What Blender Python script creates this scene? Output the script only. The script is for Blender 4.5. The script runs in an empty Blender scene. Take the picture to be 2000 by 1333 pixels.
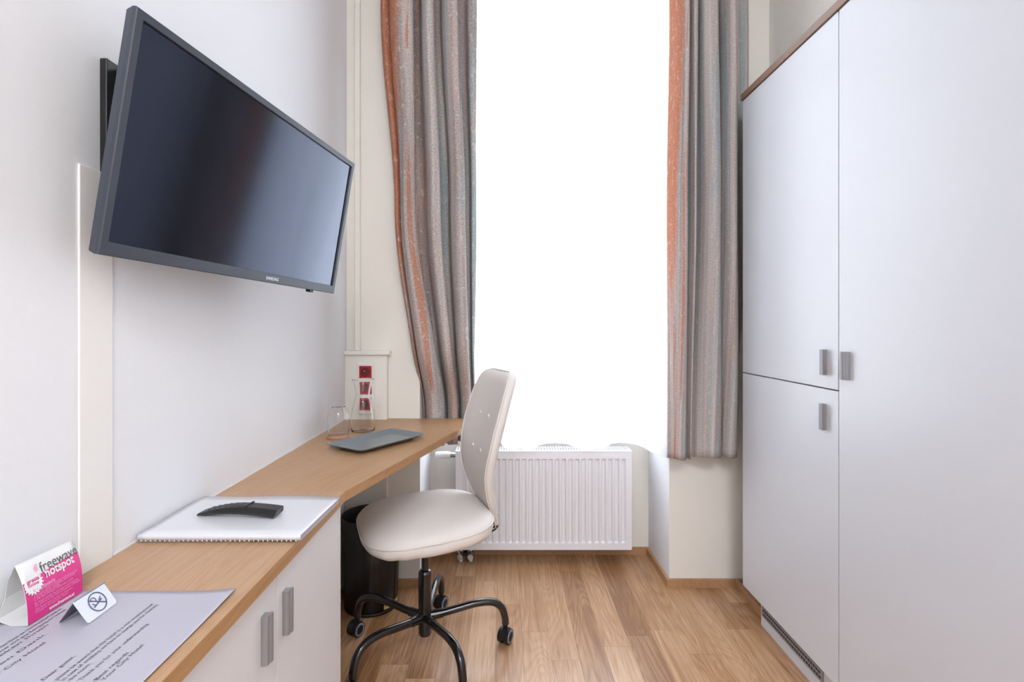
import bpy, bmesh, math, random
from mathutils import Vector, Matrix
random.seed(7)
S = bpy.context.scene
C = S.collection

# ------------------------------------------------------------------ camera, world, lights, exposure
cam_d = bpy.data.cameras.new('camera')
cam = bpy.data.objects.new('camera', cam_d)
C.objects.link(cam)
cam.location = (0, 0, 1.16)
cam.rotation_euler = (math.pi/2, 0, 0)
cam_d.sensor_width = 36
cam_d.lens = 18.0
cam_d.shift_x = 0.008
cam_d.shift_y = -0.01425
cam_d.clip_start = 0.02
S.camera = cam

world = bpy.data.worlds.new('sky')
S.world = world
world.use_nodes = True
bg = world.node_tree.nodes['Background']
bg.inputs['Color'].default_value = (0.84, 0.915, 1.0, 1)
bg.inputs['Strength'].default_value = 8.5

def area(name, loc, rot, sx, sy, power, color=(1, 1, 1), portal=False):
    d = bpy.data.lights.new(name, 'AREA')
    d.shape = 'RECTANGLE'
    d.size, d.size_y = sx, sy
    d.energy = power
    d.color = color
    o = bpy.data.objects.new(name, d)
    C.objects.link(o)
    o.location = loc
    o.rotation_euler = rot
    if portal:
        d.cycles.is_portal = True
    return o
area('window_portal', (0.18, 2.95, 1.80), (math.radians(-90), 0, 0), 1.14, 2.46, 1, portal=True)
area('fill_light', (0.25, -1.7, 3.17), (0, 0, 0), 1.0, 1.0, 80, (0.95, 0.97, 1.0))  # added fill from behind the camera, no known lamp there

S.view_settings.view_transform = 'Standard'
S.view_settings.look = 'None'
S.view_settings.exposure = 0.0
S.view_settings.gamma = 1.0
S.view_settings.use_curve_mapping = False

# ------------------------------------------------------------------ materials
def s2l(c):
    return tuple(((x/255)/12.92 if x/255 <= .04045 else ((x/255+.055)/1.055)**2.4) for x in c)

def mat(name, rgb, rough=.5, metal=0, spec=.5, bump=0, bscale=60, var=0, coat=0, sheen=0):
    m = bpy.data.materials.new(name)
    m.use_nodes = True
    nt = m.node_tree
    p = nt.nodes['Principled BSDF']
    c = s2l(rgb)
    p.inputs['Base Color'].default_value = (*c, 1)
    p.inputs['Roughness'].default_value = rough
    p.inputs['Metallic'].default_value = metal
    p.inputs['Specular IOR Level'].default_value = spec
    p.inputs['Coat Weight'].default_value = coat
    p.inputs['Sheen Weight'].default_value = sheen
    tc = nt.nodes.new('ShaderNodeTexCoord')
    n = nt.nodes.new('ShaderNodeTexNoise')
    n.inputs['Scale'].default_value = bscale
    n.inputs['Detail'].default_value = 5
    nt.links.new(tc.outputs['Object'], n.inputs['Vector'])
    v = var if var else .012
    mx = nt.nodes.new('ShaderNodeMix')
    mx.data_type = 'RGBA'
    mx.inputs['A'].default_value = (*[x*(1-v) for x in c], 1)
    mx.inputs['B'].default_value = (*[min(1, x*(1+v)) for x in c], 1)
    nt.links.new(n.outputs['Fac'], mx.inputs['Factor'])
    nt.links.new(mx.outputs['Result'], p.inputs['Base Color'])
    if bump:
        b = nt.nodes.new('ShaderNodeBump')
        b.inputs['Strength'].default_value = bump
        b.inputs['Distance'].default_value = .002
        nt.links.new(n.outputs['Fac'], b.inputs['Height'])
        nt.links.new(b.outputs['Normal'], p.inputs['Normal'])
    return m

def wood_mat(name, dark, mid, light, rough=.4, rot=0, plank=None, gscale=1.0, seedoff=0, coat=0.0, contrast=1.0):
    """oak: grain runs along +Y of object space (turned by rot); plank = (width, length) gives boards with random end joints"""
    m = bpy.data.materials.new(name)
    m.use_nodes = True
    nt = m.node_tree
    N, L = nt.nodes, nt.links
    p = N['Principled BSDF']
    def mth(op, a, b=None, c=None):
        x = N.new('ShaderNodeMath'); x.operation = op
        for i, v in enumerate((a, b, c)):
            if v is None: continue
            if isinstance(v, (int, float)): x.inputs[i].default_value = v
            else: L.new(v, x.inputs[i])
        return x.outputs[0]
    tc = N.new('ShaderNodeTexCoord')
    mp = N.new('ShaderNodeMapping')
    mp.inputs['Rotation'].default_value = (0, 0, rot)
    mp.inputs['Location'].default_value = (seedoff, seedoff*1.7, 0)
    L.new(tc.outputs['Object'], mp.inputs['Vector'])
    vec = mp.outputs['Vector']
    seam = rnd = None
    if plank:
        W_, L_ = plank
        sep = N.new('ShaderNodeSeparateXYZ'); L.new(vec, sep.inputs[0])
        xr_ = mth('DIVIDE', sep.outputs['X'], W_)
        row = mth('FLOOR', xr_)
        wn = N.new('ShaderNodeTexWhiteNoise'); wn.noise_dimensions = '1D'
        L.new(row, wn.inputs['W'])
        yr_ = mth('ADD', mth('DIVIDE', sep.outputs['Y'], L_), mth('MULTIPLY', wn.outputs['Value'], 7.0))
        colm = mth('FLOOR', yr_)
        w2 = N.new('ShaderNodeTexWhiteNoise'); w2.noise_dimensions = '2D'
        cb = N.new('ShaderNodeCombineXYZ'); L.new(row, cb.inputs[0]); L.new(colm, cb.inputs[1])
        L.new(cb.outputs[0], w2.inputs['Vector'])
        rnd = w2.outputs['Value']
        fx_ = mth('FRACT', xr_); fy_ = mth('FRACT', yr_)
        ex_ = mth('MULTIPLY', mth('MINIMUM', fx_, mth('SUBTRACT', 1.0, fx_)), W_)
        ey_ = mth('MULTIPLY', mth('MINIMUM', fy_, mth('SUBTRACT', 1.0, fy_)), L_)
        seam = mth('LESS_THAN', mth('MINIMUM', ex_, ey_), .00055)
        ad = N.new('ShaderNodeVectorMath'); ad.operation = 'MULTIPLY_ADD'
        ad.inputs[1].default_value = (13, 29, 7)
        L.new(w2.outputs['Color'], ad.inputs[0]); L.new(vec, ad.inputs[2])
        vec = ad.outputs[0]
    def nz(sx, sy, det, rg=.6, dist=0.0):
        st = N.new('ShaderNodeMapping'); st.inputs['Scale'].default_value = (sx*gscale, sy*gscale, sx*gscale)
        L.new(vec, st.inputs['Vector'])
        n = N.new('ShaderNodeTexNoise'); n.inputs['Scale'].default_value = 1
        n.inputs['Detail'].default_value = det; n.inputs['Roughness'].default_value = rg
        n.inputs['Distortion'].default_value = dist
        L.new(st.outputs[0], n.inputs['Vector'])
        return n.outputs['Fac']
    broad = nz(9, .9, 3)
    fibre = nz(95, 3.2, 6, .65, .4)
    pore = nz(330, 11, 3)
    # growth-ring figure: contours of a smooth field, irregular arches along the board
    field = nz(7, .75, 1.5, .45, .9)
    ringf = mth('POWER', mth('ABSOLUTE', mth('SINE', mth('MULTIPLY_ADD', field, 62.0, mth('MULTIPLY', fibre, 2.2)))), 3.0)
    mask = mth('MULTIPLY', ringf, mth('SMOOTH_MIN', nz(5, .6, 2), 1.0, .1))
    f = mth('MULTIPLY_ADD', mth('SUBTRACT', fibre, .5), .85*contrast, .5)
    f = mth('ADD', f, mth('MULTIPLY', mth('SUBTRACT', broad, .5), .55*contrast))
    f = mth('ADD', f, mth('MULTIPLY', mth('SUBTRACT', pore, .5), .45*contrast))
    f = mth('SUBTRACT', f, mth('MULTIPLY', mask, .26*contrast))
    f = mth('ADD', f, .04)
    if rnd is not None:
        f = mth('ADD', f, mth('MULTIPLY', mth('SUBTRACT', rnd, .5), .42))
    cr = N.new('ShaderNodeValToRGB')
    e = cr.color_ramp.elements
    e[0].position = .18; e[0].color = (*s2l(dark), 1)
    e[1].position = .80; e[1].color = (*s2l(light), 1)
    k = e.new(.48); k.color = (*s2l(mid), 1)
    L.new(f, cr.inputs[0])
    col = cr.outputs[0]
    if seam is not None:
        mm = N.new('ShaderNodeMix'); mm.data_type = 'RGBA'
        L.new(mth('MULTIPLY', seam, .75), mm.inputs['Factor'])
        L.new(col, mm.inputs['A'])
        mm.inputs['B'].default_value = (*s2l(tuple(x*.7 for x in dark)), 1)
        col = mm.outputs['Result']
    L.new(col, p.inputs['Base Color'])
    p.inputs['Roughness'].default_value = rough
    p.inputs['Coat Weight'].default_value = coat
    p.inputs['Coat Roughness'].default_value = .22
    b = N.new('ShaderNodeBump')
    b.inputs['Strength'].default_value = .10
    b.inputs['Distance'].default_value = .001
    L.new(pore, b.inputs['Height'])
    L.new(b.outputs['Normal'], p.inputs['Normal'])
    return m

def drape_mat(name):
    m = bpy.data.materials.new(name)
    m.use_nodes = True
    nt = m.node_tree
    N, L = nt.nodes, nt.links
    p = N['Principled BSDF']
    uv = N.new('ShaderNodeTexCoord')
    sep = N.new('ShaderNodeSeparateXYZ')
    L.new(uv.outputs['UV'], sep.inputs[0])
    def noise(sx, sy, det=4, off=0, dist=0):
        mp = N.new('ShaderNodeMapping')
        mp.inputs['Scale'].default_value = (sx, sy, 1)
        mp.inputs['Location'].default_value = (off, off*.7, 0)
        L.new(uv.outputs['UV'], mp.inputs['Vector'])
        n = N.new('ShaderNodeTexNoise')
        n.inputs['Scale'].default_value = 1
        n.inputs['Detail'].default_value = det
        n.inputs['Roughness'].default_value = .6
        n.inputs['Distortion'].default_value = dist
        L.new(mp.outputs[0], n.inputs['Vector'])
        return n.outputs['Fac']
    def ramp(fac, stops, interp='LINEAR'):
        cr = N.new('ShaderNodeValToRGB')
        cr.color_ramp.interpolation = interp
        e = cr.color_ramp.elements
        e[0].position, e[0].color = stops[0][0], (*stops[0][1], 1)
        e[1].position, e[1].color = stops[-1][0], (*stops[-1][1], 1)
        for q, c in stops[1:-1]:
            k = e.new(q); k.color = (*c, 1)
        L.new(fac, cr.inputs[0])
        return cr.outputs[0]
    def mixc(f, a, b):
        x = N.new('ShaderNodeMix'); x.data_type = 'RGBA'
        L.new(f, x.inputs['Factor'])
        if isinstance(a, tuple): x.inputs['A'].default_value = (*a, 1)
        else: L.new(a, x.inputs['A'])
        if isinstance(b, tuple): x.inputs['B'].default_value = (*b, 1)
        else: L.new(b, x.inputs['B'])
        return x.outputs['Result']
    def math_(op, a, b):
        x = N.new('ShaderNodeMath'); x.operation = op
        for i, v in enumerate((a, b)):
            if isinstance(v, (int, float)): x.inputs[i].default_value = v
            else: L.new(v, x.inputs[i])
        x.use_clamp = True
        return x.outputs[0]
    grey = s2l((184, 174, 170)); lt = s2l((212, 206, 202)); taupe = s2l((134, 124, 121))
    teal = s2l((156, 174, 178)); rust = s2l((190, 128, 102)); pink = s2l((200, 174, 164))
    base = ramp(noise(30, 1.1, 5, 1), [(.3, taupe), (.48, grey), (.7, lt)])
    # teal streaks
    t = ramp(noise(17, 1.7, 4, 5.3, .4), [(.53, (0, 0, 0)), (.61, (.75, .75, .75))])
    c = mixc(t, base, teal)
    r = ramp(noise(22, 1.9, 4, 9.1, .3), [(.58, (0, 0, 0)), (.66, (.62, .62, .62))])
    c = mixc(r, c, pink)
    # rust streaks near the left half
    rr = ramp(noise(34, 2.3, 5, 3.7, .5), [(.55, (0, 0, 0)), (.62, (.8, .8, .8))])
    near = ramp(sep.outputs['X'], [(.16, (1, 1, 1)), (.45, (.12, .12, .12))])
    c = mixc(math_('MULTIPLY', rr, near), c, rust)
    # rust band at the left edge, broken up and fading near the hem
    band = ramp(math_('ADD', math_('ADD', sep.outputs['X'], math_('MULTIPLY', math_('SUBTRACT', .85, sep.outputs['Y']), .10)), math_('MULTIPLY', math_('SUBTRACT', noise(6, 3, 4, 2), .35), .12)), [(.135, (1, 1, 1)), (.165, (0, 0, 0))])
    fade = ramp(math_('ADD', sep.outputs['Y'], math_('MULTIPLY', math_('SUBTRACT', noise(30, 6, 4, 8), .5), .5)), [(.17, (0, 0, 0)), (.36, (1, 1, 1))])
    c = mixc(math_('MULTIPLY', band, fade), c, mixc(noise(60, 30, 4, 4), s2l((176, 108, 80)), s2l((208, 150, 124))))
    # woven slub: fine horizontal threads and pale flecks
    fl = ramp(noise(260, 420, 3, 6), [(.40, (.70, .70, .70)), (.62, (1.18, 1.18, 1.18))])
    mu = N.new('ShaderNodeMix'); mu.data_type = 'RGBA'; mu.blend_type = 'MULTIPLY'
    mu.inputs['Factor'].default_value = .8
    L.new(c, mu.inputs['A']); L.new(fl, mu.inputs['B'])
    fleck = ramp(noise(80, 95, 6, 11, .8), [(.58, (0, 0, 0)), (.66, (.55, .55, .55))])
    c2 = mixc(fleck, mu.outputs['Result'], lt)
    L.new(c2, p.inputs['Base Color'])
    p.inputs['Roughness'].default_value = .85
    p.inputs['Specular IOR Level'].default_value = .2
    b = N.new('ShaderNodeBump'); b.inputs['Strength'].default_value = .25; b.inputs['Distance'].default_value = .001
    L.new(noise(300, 500, 2, 3), b.inputs['Height'])
    L.new(b.outputs[0], p.inputs['Normal'])
    return m

def sheer_mat():
    m = bpy.data.materials.new('sheer_voile')
    m.use_nodes = True
    nt = m.node_tree
    N, L = nt.nodes, nt.links
    N.remove(N['Principled BSDF'])
    out = N['Material Output']
    tr = N.new('ShaderNodeBsdfTransparent'); tr.inputs[0].default_value = (1, 1, 1, 1)
    tl = N.new('ShaderNodeBsdfTranslucent'); tl.inputs[0].default_value = (.97, .975, .985, 1)
    df = N.new('ShaderNodeBsdfDiffuse'); df.inputs[0].default_value = (.93, .935, .95, 1)
    m1 = N.new('ShaderNodeMixShader'); m1.inputs[0].default_value = .35
    L.new(tl.outputs[0], m1.inputs[1]); L.new(df.outputs[0], m1.inputs[2])
    tc = N.new('ShaderNodeTexCoord')
    wv = N.new('ShaderNodeTexNoise'); wv.inputs['Scale'].default_value = 300
    L.new(tc.outputs['UV'], wv.inputs['Vector'])
    mr = N.new('ShaderNodeMapRange'); mr.inputs['To Min'].default_value = .58; mr.inputs['To Max'].default_value = .66
    L.new(wv.outputs['Fac'], mr.inputs[0])
    m2 = N.new('ShaderNodeMixShader')
    L.new(mr.outputs[0], m2.inputs[0]); L.new(tr.outputs[0], m2.inputs[1]); L.new(m1.outputs[0], m2.inputs[2])
    L.new(m2.outputs[0], out.inputs['Surface'])
    return m

def pane_mat():
    m = bpy.data.materials.new('window_pane_glass')
    m.use_nodes = True
    nt = m.node_tree
    N, L = nt.nodes, nt.links
    N.remove(N['Principled BSDF'])
    tr = N.new('ShaderNodeBsdfTransparent')
    gl = N.new('ShaderNodeBsdfGlossy'); gl.inputs['Roughness'].default_value = .02
    mx = N.new('ShaderNodeMixShader'); mx.inputs[0].default_value = .06
    L.new(tr.outputs[0], mx.inputs[1]); L.new(gl.outputs[0], mx.inputs[2])
    L.new(mx.outputs[0], N['Material Output'].inputs['Surface'])
    return m

def glass_mat():
    m = mat('drinking_glass', (255, 255, 255), .0)
    p = m.node_tree.nodes['Principled BSDF']
    for l in list(m.node_tree.links):
        if l.to_socket == p.inputs['Base Color']: m.node_tree.links.remove(l)
    p.inputs['Base Color'].default_value = (1, 1, 1, 1)
    p.inputs['Transmission Weight'].default_value = 1
    p.inputs['IOR'].default_value = 1.33
    return m

M_wall = mat('white_wall_paint', (237, 238, 242), .8, bump=.15, bscale=90)
M_cream = mat('cream_wall_paint', (238, 234, 225), .8, bump=.15, bscale=90)
M_chase = mat('off_white_trunking', (241, 239, 237), .7)
M_ceil = mat('white_ceiling_paint', (246, 246, 248), .9)
M_floor = wood_mat('oak_parquet', (140, 97, 62), (176, 133, 95), (202, 164, 128), rough=.38, plank=(.098, .92), coat=.4)
M_desk = wood_mat('oak_veneer', (166, 126, 92), (184, 146, 112), (200, 166, 134), rough=.38, gscale=1.1, contrast=.6)
M_deskw = wood_mat('oak_veneer_wing', (166, 124, 88), (184, 144, 106), (200, 164, 128), rough=.38, rot=math.radians(15.8), gscale=1.1, seedoff=3, contrast=.6)
M_edge = wood_mat('oak_edge_band', (150, 106, 64), (174, 130, 86), (190, 148, 106), rough=.4, seedoff=5, contrast=.6)
M_base = wood_mat('oak_baseboard', (152, 108, 70), (178, 136, 98), (196, 156, 118), rough=.45, seedoff=8, contrast=.6)
M_corn = wood_mat('walnut_brown_board', (112, 84, 68), (136, 104, 86), (160, 130, 112), rough=.4, seedoff=2)
M_lam = mat('white_laminate', (212, 213, 218), .32, spec=.45)
M_lamc = mat('cream_white_laminate', (222, 220, 222), .4)
M_gap = mat('shadow_gap_core', (70, 68, 66), .8)
M_alu = mat('brushed_grey_metal', (148, 146, 149), .42, metal=.35, bscale=200, var=.05)
M_tvb = mat('slate_grey_plastic', (58, 63, 75), .42)
M_scr = mat('television_glass', (8, 9, 14), .12, spec=.85)
M_scr.node_tree.nodes['Principled BSDF'].inputs['Specular Tint'].default_value = (.58, .68, 1, 1)
M_blk = mat('black_plastic', (20, 20, 22), .45)
M_blkm = mat('black_lacquered_metal', (9, 10, 15), .22, spec=.6, coat=.4)
M_leath = mat('dark_brown_leatherette', (19, 13, 13), .35, bump=.2, bscale=200, var=.1)
M_gold = mat('gold_foil', (222, 198, 130), .4, metal=.35)
M_seat = mat('cream_cotton_cover', (230, 224, 219), .85, bump=.35, bscale=420, spec=.2)
M_rad = mat('white_enamel', (238, 238, 242), .3)
M_dark = mat('dark_recess', (50, 50, 54), .8)
M_darkg = mat('grill_slot', (120, 122, 130), .7)
M_chrome = mat('chrome', (200, 200, 205), .15, metal=1)
M_white = mat('white_plastic', (238, 238, 236), .3)
M_red = mat('red_socket_plastic', (178, 22, 34), .3)
M_redd = mat('dark_red_socket_well', (96, 8, 16), .4)
M_tray = mat('grey_melamine', (118, 126, 130), .28, bscale=30, var=.04)
M_glass = glass_mat()
M_cork = mat('wooden_coaster', (190, 138, 92), .5)
M_paper = mat('white_paper', (182, 180, 193), .35, spec=.5)
M_card = mat('white_card', (228, 228, 228), .55)
M_pink = mat('magenta_print', (214, 44, 132), .45)
M_pinkl = mat('pale_magenta_print', (238, 150, 196), .5)
M_ink = mat('dark_grey_ink', (84, 84, 92), .6)
M_inkb = mat('slate_blue_ink', (90, 98, 122), .5)
M_tent = mat('white_enamelled_sheet_metal', (214, 218, 230), .3)
M_bind = mat('clear_covered_white_booklet', (222, 223, 229), .28, coat=.3)
M_rem = mat('charcoal_remote_plastic', (26, 27, 30), .35)
M_remt = mat('graphite_remote_face', (38, 40, 44), .3)
M_logo = mat('silver_print', (190, 192, 196), .3, metal=.6)
M_drape = drape_mat('striped_slub_fabric')
M_sheer = sheer_mat()
M_pane = pane_mat()
M_greyring = mat('grey_rubber', (120, 124, 130), .5)
M_fill = bpy.data.materials.new('fill_lamp_diffuser'); M_fill.use_nodes = True  # glowing cover of the added fill lamp
_p = M_fill.node_tree.nodes['Principled BSDF']
_p.inputs['Emission Color'].default_value = (1, .97, .93, 1); _p.inputs['Emission Strength'].default_value = 3

# ------------------------------------------------------------------ builders
BASE = {}
def thing(name, label, cat, loc=(0, 0, 0), group=None):
    o = bpy.data.objects.new(name, None)
    C.objects.link(o)
    o.empty_display_size = .05
    o.location = loc
    o['label'] = label; o['category'] = cat
    if group: o['group'] = group
    BASE[o] = Vector(loc)
    return o

def obj(name, bm, m, parent=None, smooth=False, bevel=0, label=None):
    """bm holds world coordinates; becomes one mesh object"""
    me = bpy.data.meshes.new(name)
    bmesh.ops.recalc_face_normals(bm, faces=bm.faces)
    if parent is not None:
        base = BASE[parent]
    else:
        xs = [v.co for v in bm.verts]
        base = Vector(((min(v.x for v in xs)+max(v.x for v in xs))/2, (min(v.y for v in xs)+max(v.y for v in xs))/2, min(v.z for v in xs)))
    for v in bm.verts: v.co -= base
    if smooth:
        for f in bm.faces: f.smooth = True
    bm.to_mesh(me)
    bm.free()
    o = bpy.data.objects.new(name, me)
    C.objects.link(o)
    if isinstance(m, (list, tuple)):
        for x in m: me.materials.append(x)
    else: me.materials.append(m)
    if parent is not None:
        o.parent = parent
        BASE[o] = base
    else:
        o.location = base
        BASE[o] = base
    if bevel:
        b = o.modifiers.new('bevel', 'BEVEL'); b.width = bevel; b.segments = 2; b.limit_method = 'ANGLE'; b.angle_limit = math.radians(40)
    if label: o['label'] = label
    return o

def tag(o, label, cat, group=None):
    o['label'] = label; o['category'] = cat
    if group: o['group'] = group
    return o

def struct(name, bm, m, **k):
    o = obj(name, bm, m, **k)
    o['kind'] = 'structure'
    return o

def NB(): return bmesh.new()

def box(bm, x0, x1, y0, y1, z0, z1, M=None, mi=0):
    vs = [bm.verts.new(Vector(c) if M is None else M @ Vector(c)) for c in
          ((x0, y0, z0), (x1, y0, z0), (x1, y1, z0), (x0, y1, z0), (x0, y0, z1), (x1, y0, z1), (x1, y1, z1), (x0, y1, z1))]
    for f in ((0, 3, 2, 1), (4, 5, 6, 7), (0, 1, 5, 4), (1, 2, 6, 5), (2, 3, 7, 6), (3, 0, 4, 7)):
        fa = bm.faces.new([vs[i] for i in f]); fa.material_index = mi
    return bm

def prism(bm, poly, z0, z1, M=None):
    """poly (x,y) extruded in z; M optional transform"""
    T = M or Matrix()
    a = [bm.verts.new(T @ Vector((x, y, z0))) for x, y in poly]
    b = [bm.verts.new(T @ Vector((x, y, z1))) for x, y in poly]
    n = len(poly)
    bm.faces.new(a[::-1]); bm.faces.new(b)
    for i in range(n):
        bm.faces.new((a[i], a[(i+1) % n], b[(i+1) % n], b[i]))
    return bm

def loft(bm, rings, cap=True, closed=True):
    vr = [[bm.verts.new(Vector(p)) for p in r] for r in rings]
    n = len(rings[0])
    for a, b in zip(vr, vr[1:]):
        for i in range(n if closed else n-1):
            j = (i+1) % n
            bm.faces.new((a[i], a[j], b[j], b[i]))
    if cap:
        bm.faces.new(vr[0][::-1]); bm.faces.new(vr[-1])
    return vr

def lathe(bm, prof, cx, cy, seg=40, M=None, close=False):
    T = M or Matrix.Translation((cx, cy, 0))
    rings = []
    for r, z in prof:
        if r < 1e-6: rings.append([bm.verts.new(T @ Vector((0, 0, z)))])
        else: rings.append([bm.verts.new(T @ Vector((r*math.cos(2*math.pi*i/seg), r*math.sin(2*math.pi*i/seg), z))) for i in range(seg)])
    prs = list(zip(rings, rings[1:]))
    if close: prs.append((rings[-1], rings[0]))
    for a, b in prs:
        for i in range(seg):
            j = (i+1) % seg
            if len(a) == 1 and len(b) == 1: continue
            if len(a) == 1: bm.faces.new((a[0], b[i], b[j]))
            elif len(b) == 1: bm.faces.new((a[i], a[j], b[0]))
            else: bm.faces.new((a[i], a[j], b[j], b[i]))
    return bm

def tube(bm, pts, r, seg=14, cap=True):
    pts = [Vector(p) for p in pts]
    n = len(pts)
    rs = r if isinstance(r, (list, tuple)) else [r]*n
    t0 = (pts[1]-pts[0]).normalized()
    up = Vector((0, 0, 1)) if abs(t0.z) < .9 else Vector((1, 0, 0))
    nrm = (up - t0*up.dot(t0)).normalized()
    rings = []
    for i, p in enumerate(pts):
        t = (pts[min(i+1, n-1)]-pts[max(i-1, 0)]).normalized()
        nrm = (nrm - t*nrm.dot(t)).normalized()
        bn = t.cross(nrm)
        rings.append([p + (nrm*math.cos(a)+bn*math.sin(a))*rs[i] for a in [2*math.pi*k/seg for k in range(seg)]])
    loft(bm, rings, cap)
    return bm

def cyl(bm, p0, p1, r, seg=24):
    return tube(bm, [p0, p1], r, seg)

def spline(ctrl, n=40):
    """Catmull-Rom through control points"""
    P = [Vector(c) for c in ctrl]
    P = [2*P[0]-P[1]] + P + [2*P[-1]-P[-2]]
    out = []
    segs = len(P)-3
    for s in range(n+1):
        u = s/n*segs
        i = min(int(u), segs-1); t = u-i
        a, b, c, d = P[i:i+4]
        out.append(.5*((2*b)+(-a+c)*t+(2*a-5*b+4*c-d)*t*t+(-a+3*b-3*c+d)*t**3))
    return out

def lerp_tab(tab, x):
    if x <= tab[0][0]: return tab[0][1]
    for (a, va), (b, vb) in zip(tab, tab[1:]):
        if x <= b: return va+(vb-va)*(x-a)/(b-a)
    return tab[-1][1]

def smooth_tab(tab, x):
    if x <= tab[0][0]: return tab[0][1]
    for (a, va), (b, vb) in zip(tab, tab[1:]):
        if x <= b:
            t = (x-a)/(b-a); t = t*t*(3-2*t)
            return va+(vb-va)*t
    return tab[-1][1]

def text_bm(body, size, M, bold=0, extrude=0, fit=None, align='LEFT', shear=0):
    """flat lettering as mesh placed by matrix M (text x right, y up, z out)"""
    cu = bpy.data.curves.new('lettering', 'FONT')
    cu.body = body; cu.size = size; cu.offset = bold; cu.extrude = extrude
    cu.align_x = align; cu.shear = shear
    cu.resolution_u = 4
    o = bpy.data.objects.new('lettering', cu)
    C.objects.link(o)
    dg = bpy.context.evaluated_depsgraph_get()
    me = bpy.data.meshes.new_from_object(o.evaluated_get(dg))
    bpy.data.objects.remove(o)
    bm = bmesh.new(); bm.from_mesh(me)
    if fit:
        xs = [v.co.x for v in bm.verts]
        k = fit/(max(xs)-min(xs))
        for v in bm.verts: v.co.x *= k
    bm.transform(M)
    return bm

def join_bm(a, b):
    me = bpy.data.meshes.new('t'); b.to_mesh(me); b.free(); a.from_mesh(me); bpy.data.meshes.remove(me)
    return a

def frame_M(origin, ex, ey, ez):
    m = Matrix.Identity(4)
    for i, e in enumerate((ex, ey, ez)):
        for r in range(3): m[r][i] = e[r]
    for r in range(3): m[r][3] = origin[r]
    return m

# ------------------------------------------------------------------ room shell
YF, YB, YO = 2.283, 2.611, 2.90       # front wall plane, back of the window niche, outside
XL, XR, XN = -0.70, 1.183, 1.62       # left wall, right wall above wardrobes, back of the wardrobe niche
ZC, YR = 3.30, -2.4
RL, RR = -0.374, 0.7375               # window niche
struct('floor', box(NB(), XL-.2, XN+.2, YR-.2, YO, -.08, 0), M_floor)
struct('ceiling', box(NB(), XL-.2, XN+.2, YR-.2, YO, ZC, ZC+.1), M_ceil)
struct('wall_left', box(NB(), XL-.2, XL, YR-.2, YO, 0, ZC), M_wall)
b = NB()
box(b, XL, RL, YF, YO, 0, ZC)
box(b, RR, XN, YF, YO, 0, ZC)
box(b, RL, RR, YF, YO, 3.02, ZC)
box(b, RL, RR, YB, YO, 0, .585)
wf = struct('wall_front', b, [M_cream, M_wall])
for p in wf.data.polygons:  # niche sides take the whiter wall paint to imitate bluish window light
    if abs(p.normal.x) > .9 and RL-.01 < (wf.location+p.center).x < RR+.01: p.material_index = 1
b = NB()
box(b, XR, XN+.2, YR, YF, 2.12, ZC)
box(b, XN, XN+.2, YR, YF, 0, 2.12)
box(b, XR, XN, YR, .10, 0, 2.12)
struct('wall_right', b, M_cream)
struct('wall_back', box(NB(), XL, XN, YR-.2, YR, 0, ZC), M_wall)
# window in the niche
wb = NB()
wy0, wy1 = YB+.06, YB+.13
box(wb, RL, RL+.06, wy0, wy1, .585, 3.02)
box(wb, RR-.06, RR, wy0, wy1, .585, 3.02)
box(wb, RL+.06, RR-.06, wy0, wy1, .585, .655)
box(wb, RL+.06, RR-.06, wy0, wy1, 2.95, 3.02)
mid = (RL+RR)/2
box(wb, RL+.06, RR-.06, wy0, wy1, 2.46, 2.56)
box(wb, mid-.05, mid+.05, wy0, wy1, .655, 2.46)
box(wb, mid-.05, mid+.05, wy0, wy1, 2.56, 2.95)
win = struct('window_1', wb, M_white, bevel=.004)
for x0, x1, z0, z1 in ((RL+.06, mid-.05, .655, 2.46), (mid+.05, RR-.06, .655, 2.46), (RL+.06, mid-.05, 2.56, 2.95), (mid+.05, RR-.06, 2.56, 2.95)):
    obj('pane', box(NB(), x0, x1, wy0+.03, wy0+.036, z0, z1), M_pane, win)
obj('window_sill', box(NB(), RL, RR, YB-.02, wy0, .585, .603), M_white, win, bevel=.003)
# baseboards
b = NB()
T = .014; H = .036
box(b, XL, RL+T, YF-T, YF, 0, H)
box(b, RL, RL+T, YF, YB, 0, H)
box(b, RL+T, RR-T, YB-T, YB, 0, H)
box(b, RR-T, RR, YF, YB, 0, H)
box(b, RR-T, 1.12, YF-T, YF, 0, H)
struct('baseboard_front', b, M_base)
struct('baseboard_left', box(NB(), XL, XL+T, 1.30, YF-T, 0, H), M_base)
# shallow chase up the left wall behind the television
struct('trim_1', box(NB(), XL, XL+.004, .840, .912, .727, 1.428), M_chase, bevel=.0015)
# boxed-out panel with a ledge in the corner, and the narrow duct above it
b = NB()
box(b, XL, -.514, 2.253, YF, .05, 1.035)
box(b, XL, -.500, 2.240, YF, 1.035, 1.052)
struct('trim_2', b, M_cream, bevel=.002)
struct('trim_3', box(NB(), -.662, -.638, 2.268, YF, 1.052, ZC), M_cream, bevel=.003)
# small nail hole / screw above the bracket
# curtain rail under the ceiling
t = thing('curtain_rail', 'white curtain rail fixed under the ceiling above the window drapes', 'curtain rail', (.25, 2.20, 3.27))
obj('rail', box(NB(), -.62, 1.14, 2.185, 2.215, 3.262, 3.30), M_white, t, bevel=.003)
tag(obj('net_track', box(NB(), RL+.01, RR-.01, 2.405, 2.435, 2.993, 3.02), M_white, bevel=.003), 'slim white track at the top of the window niche carrying the net curtain', 'curtain track')
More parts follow.
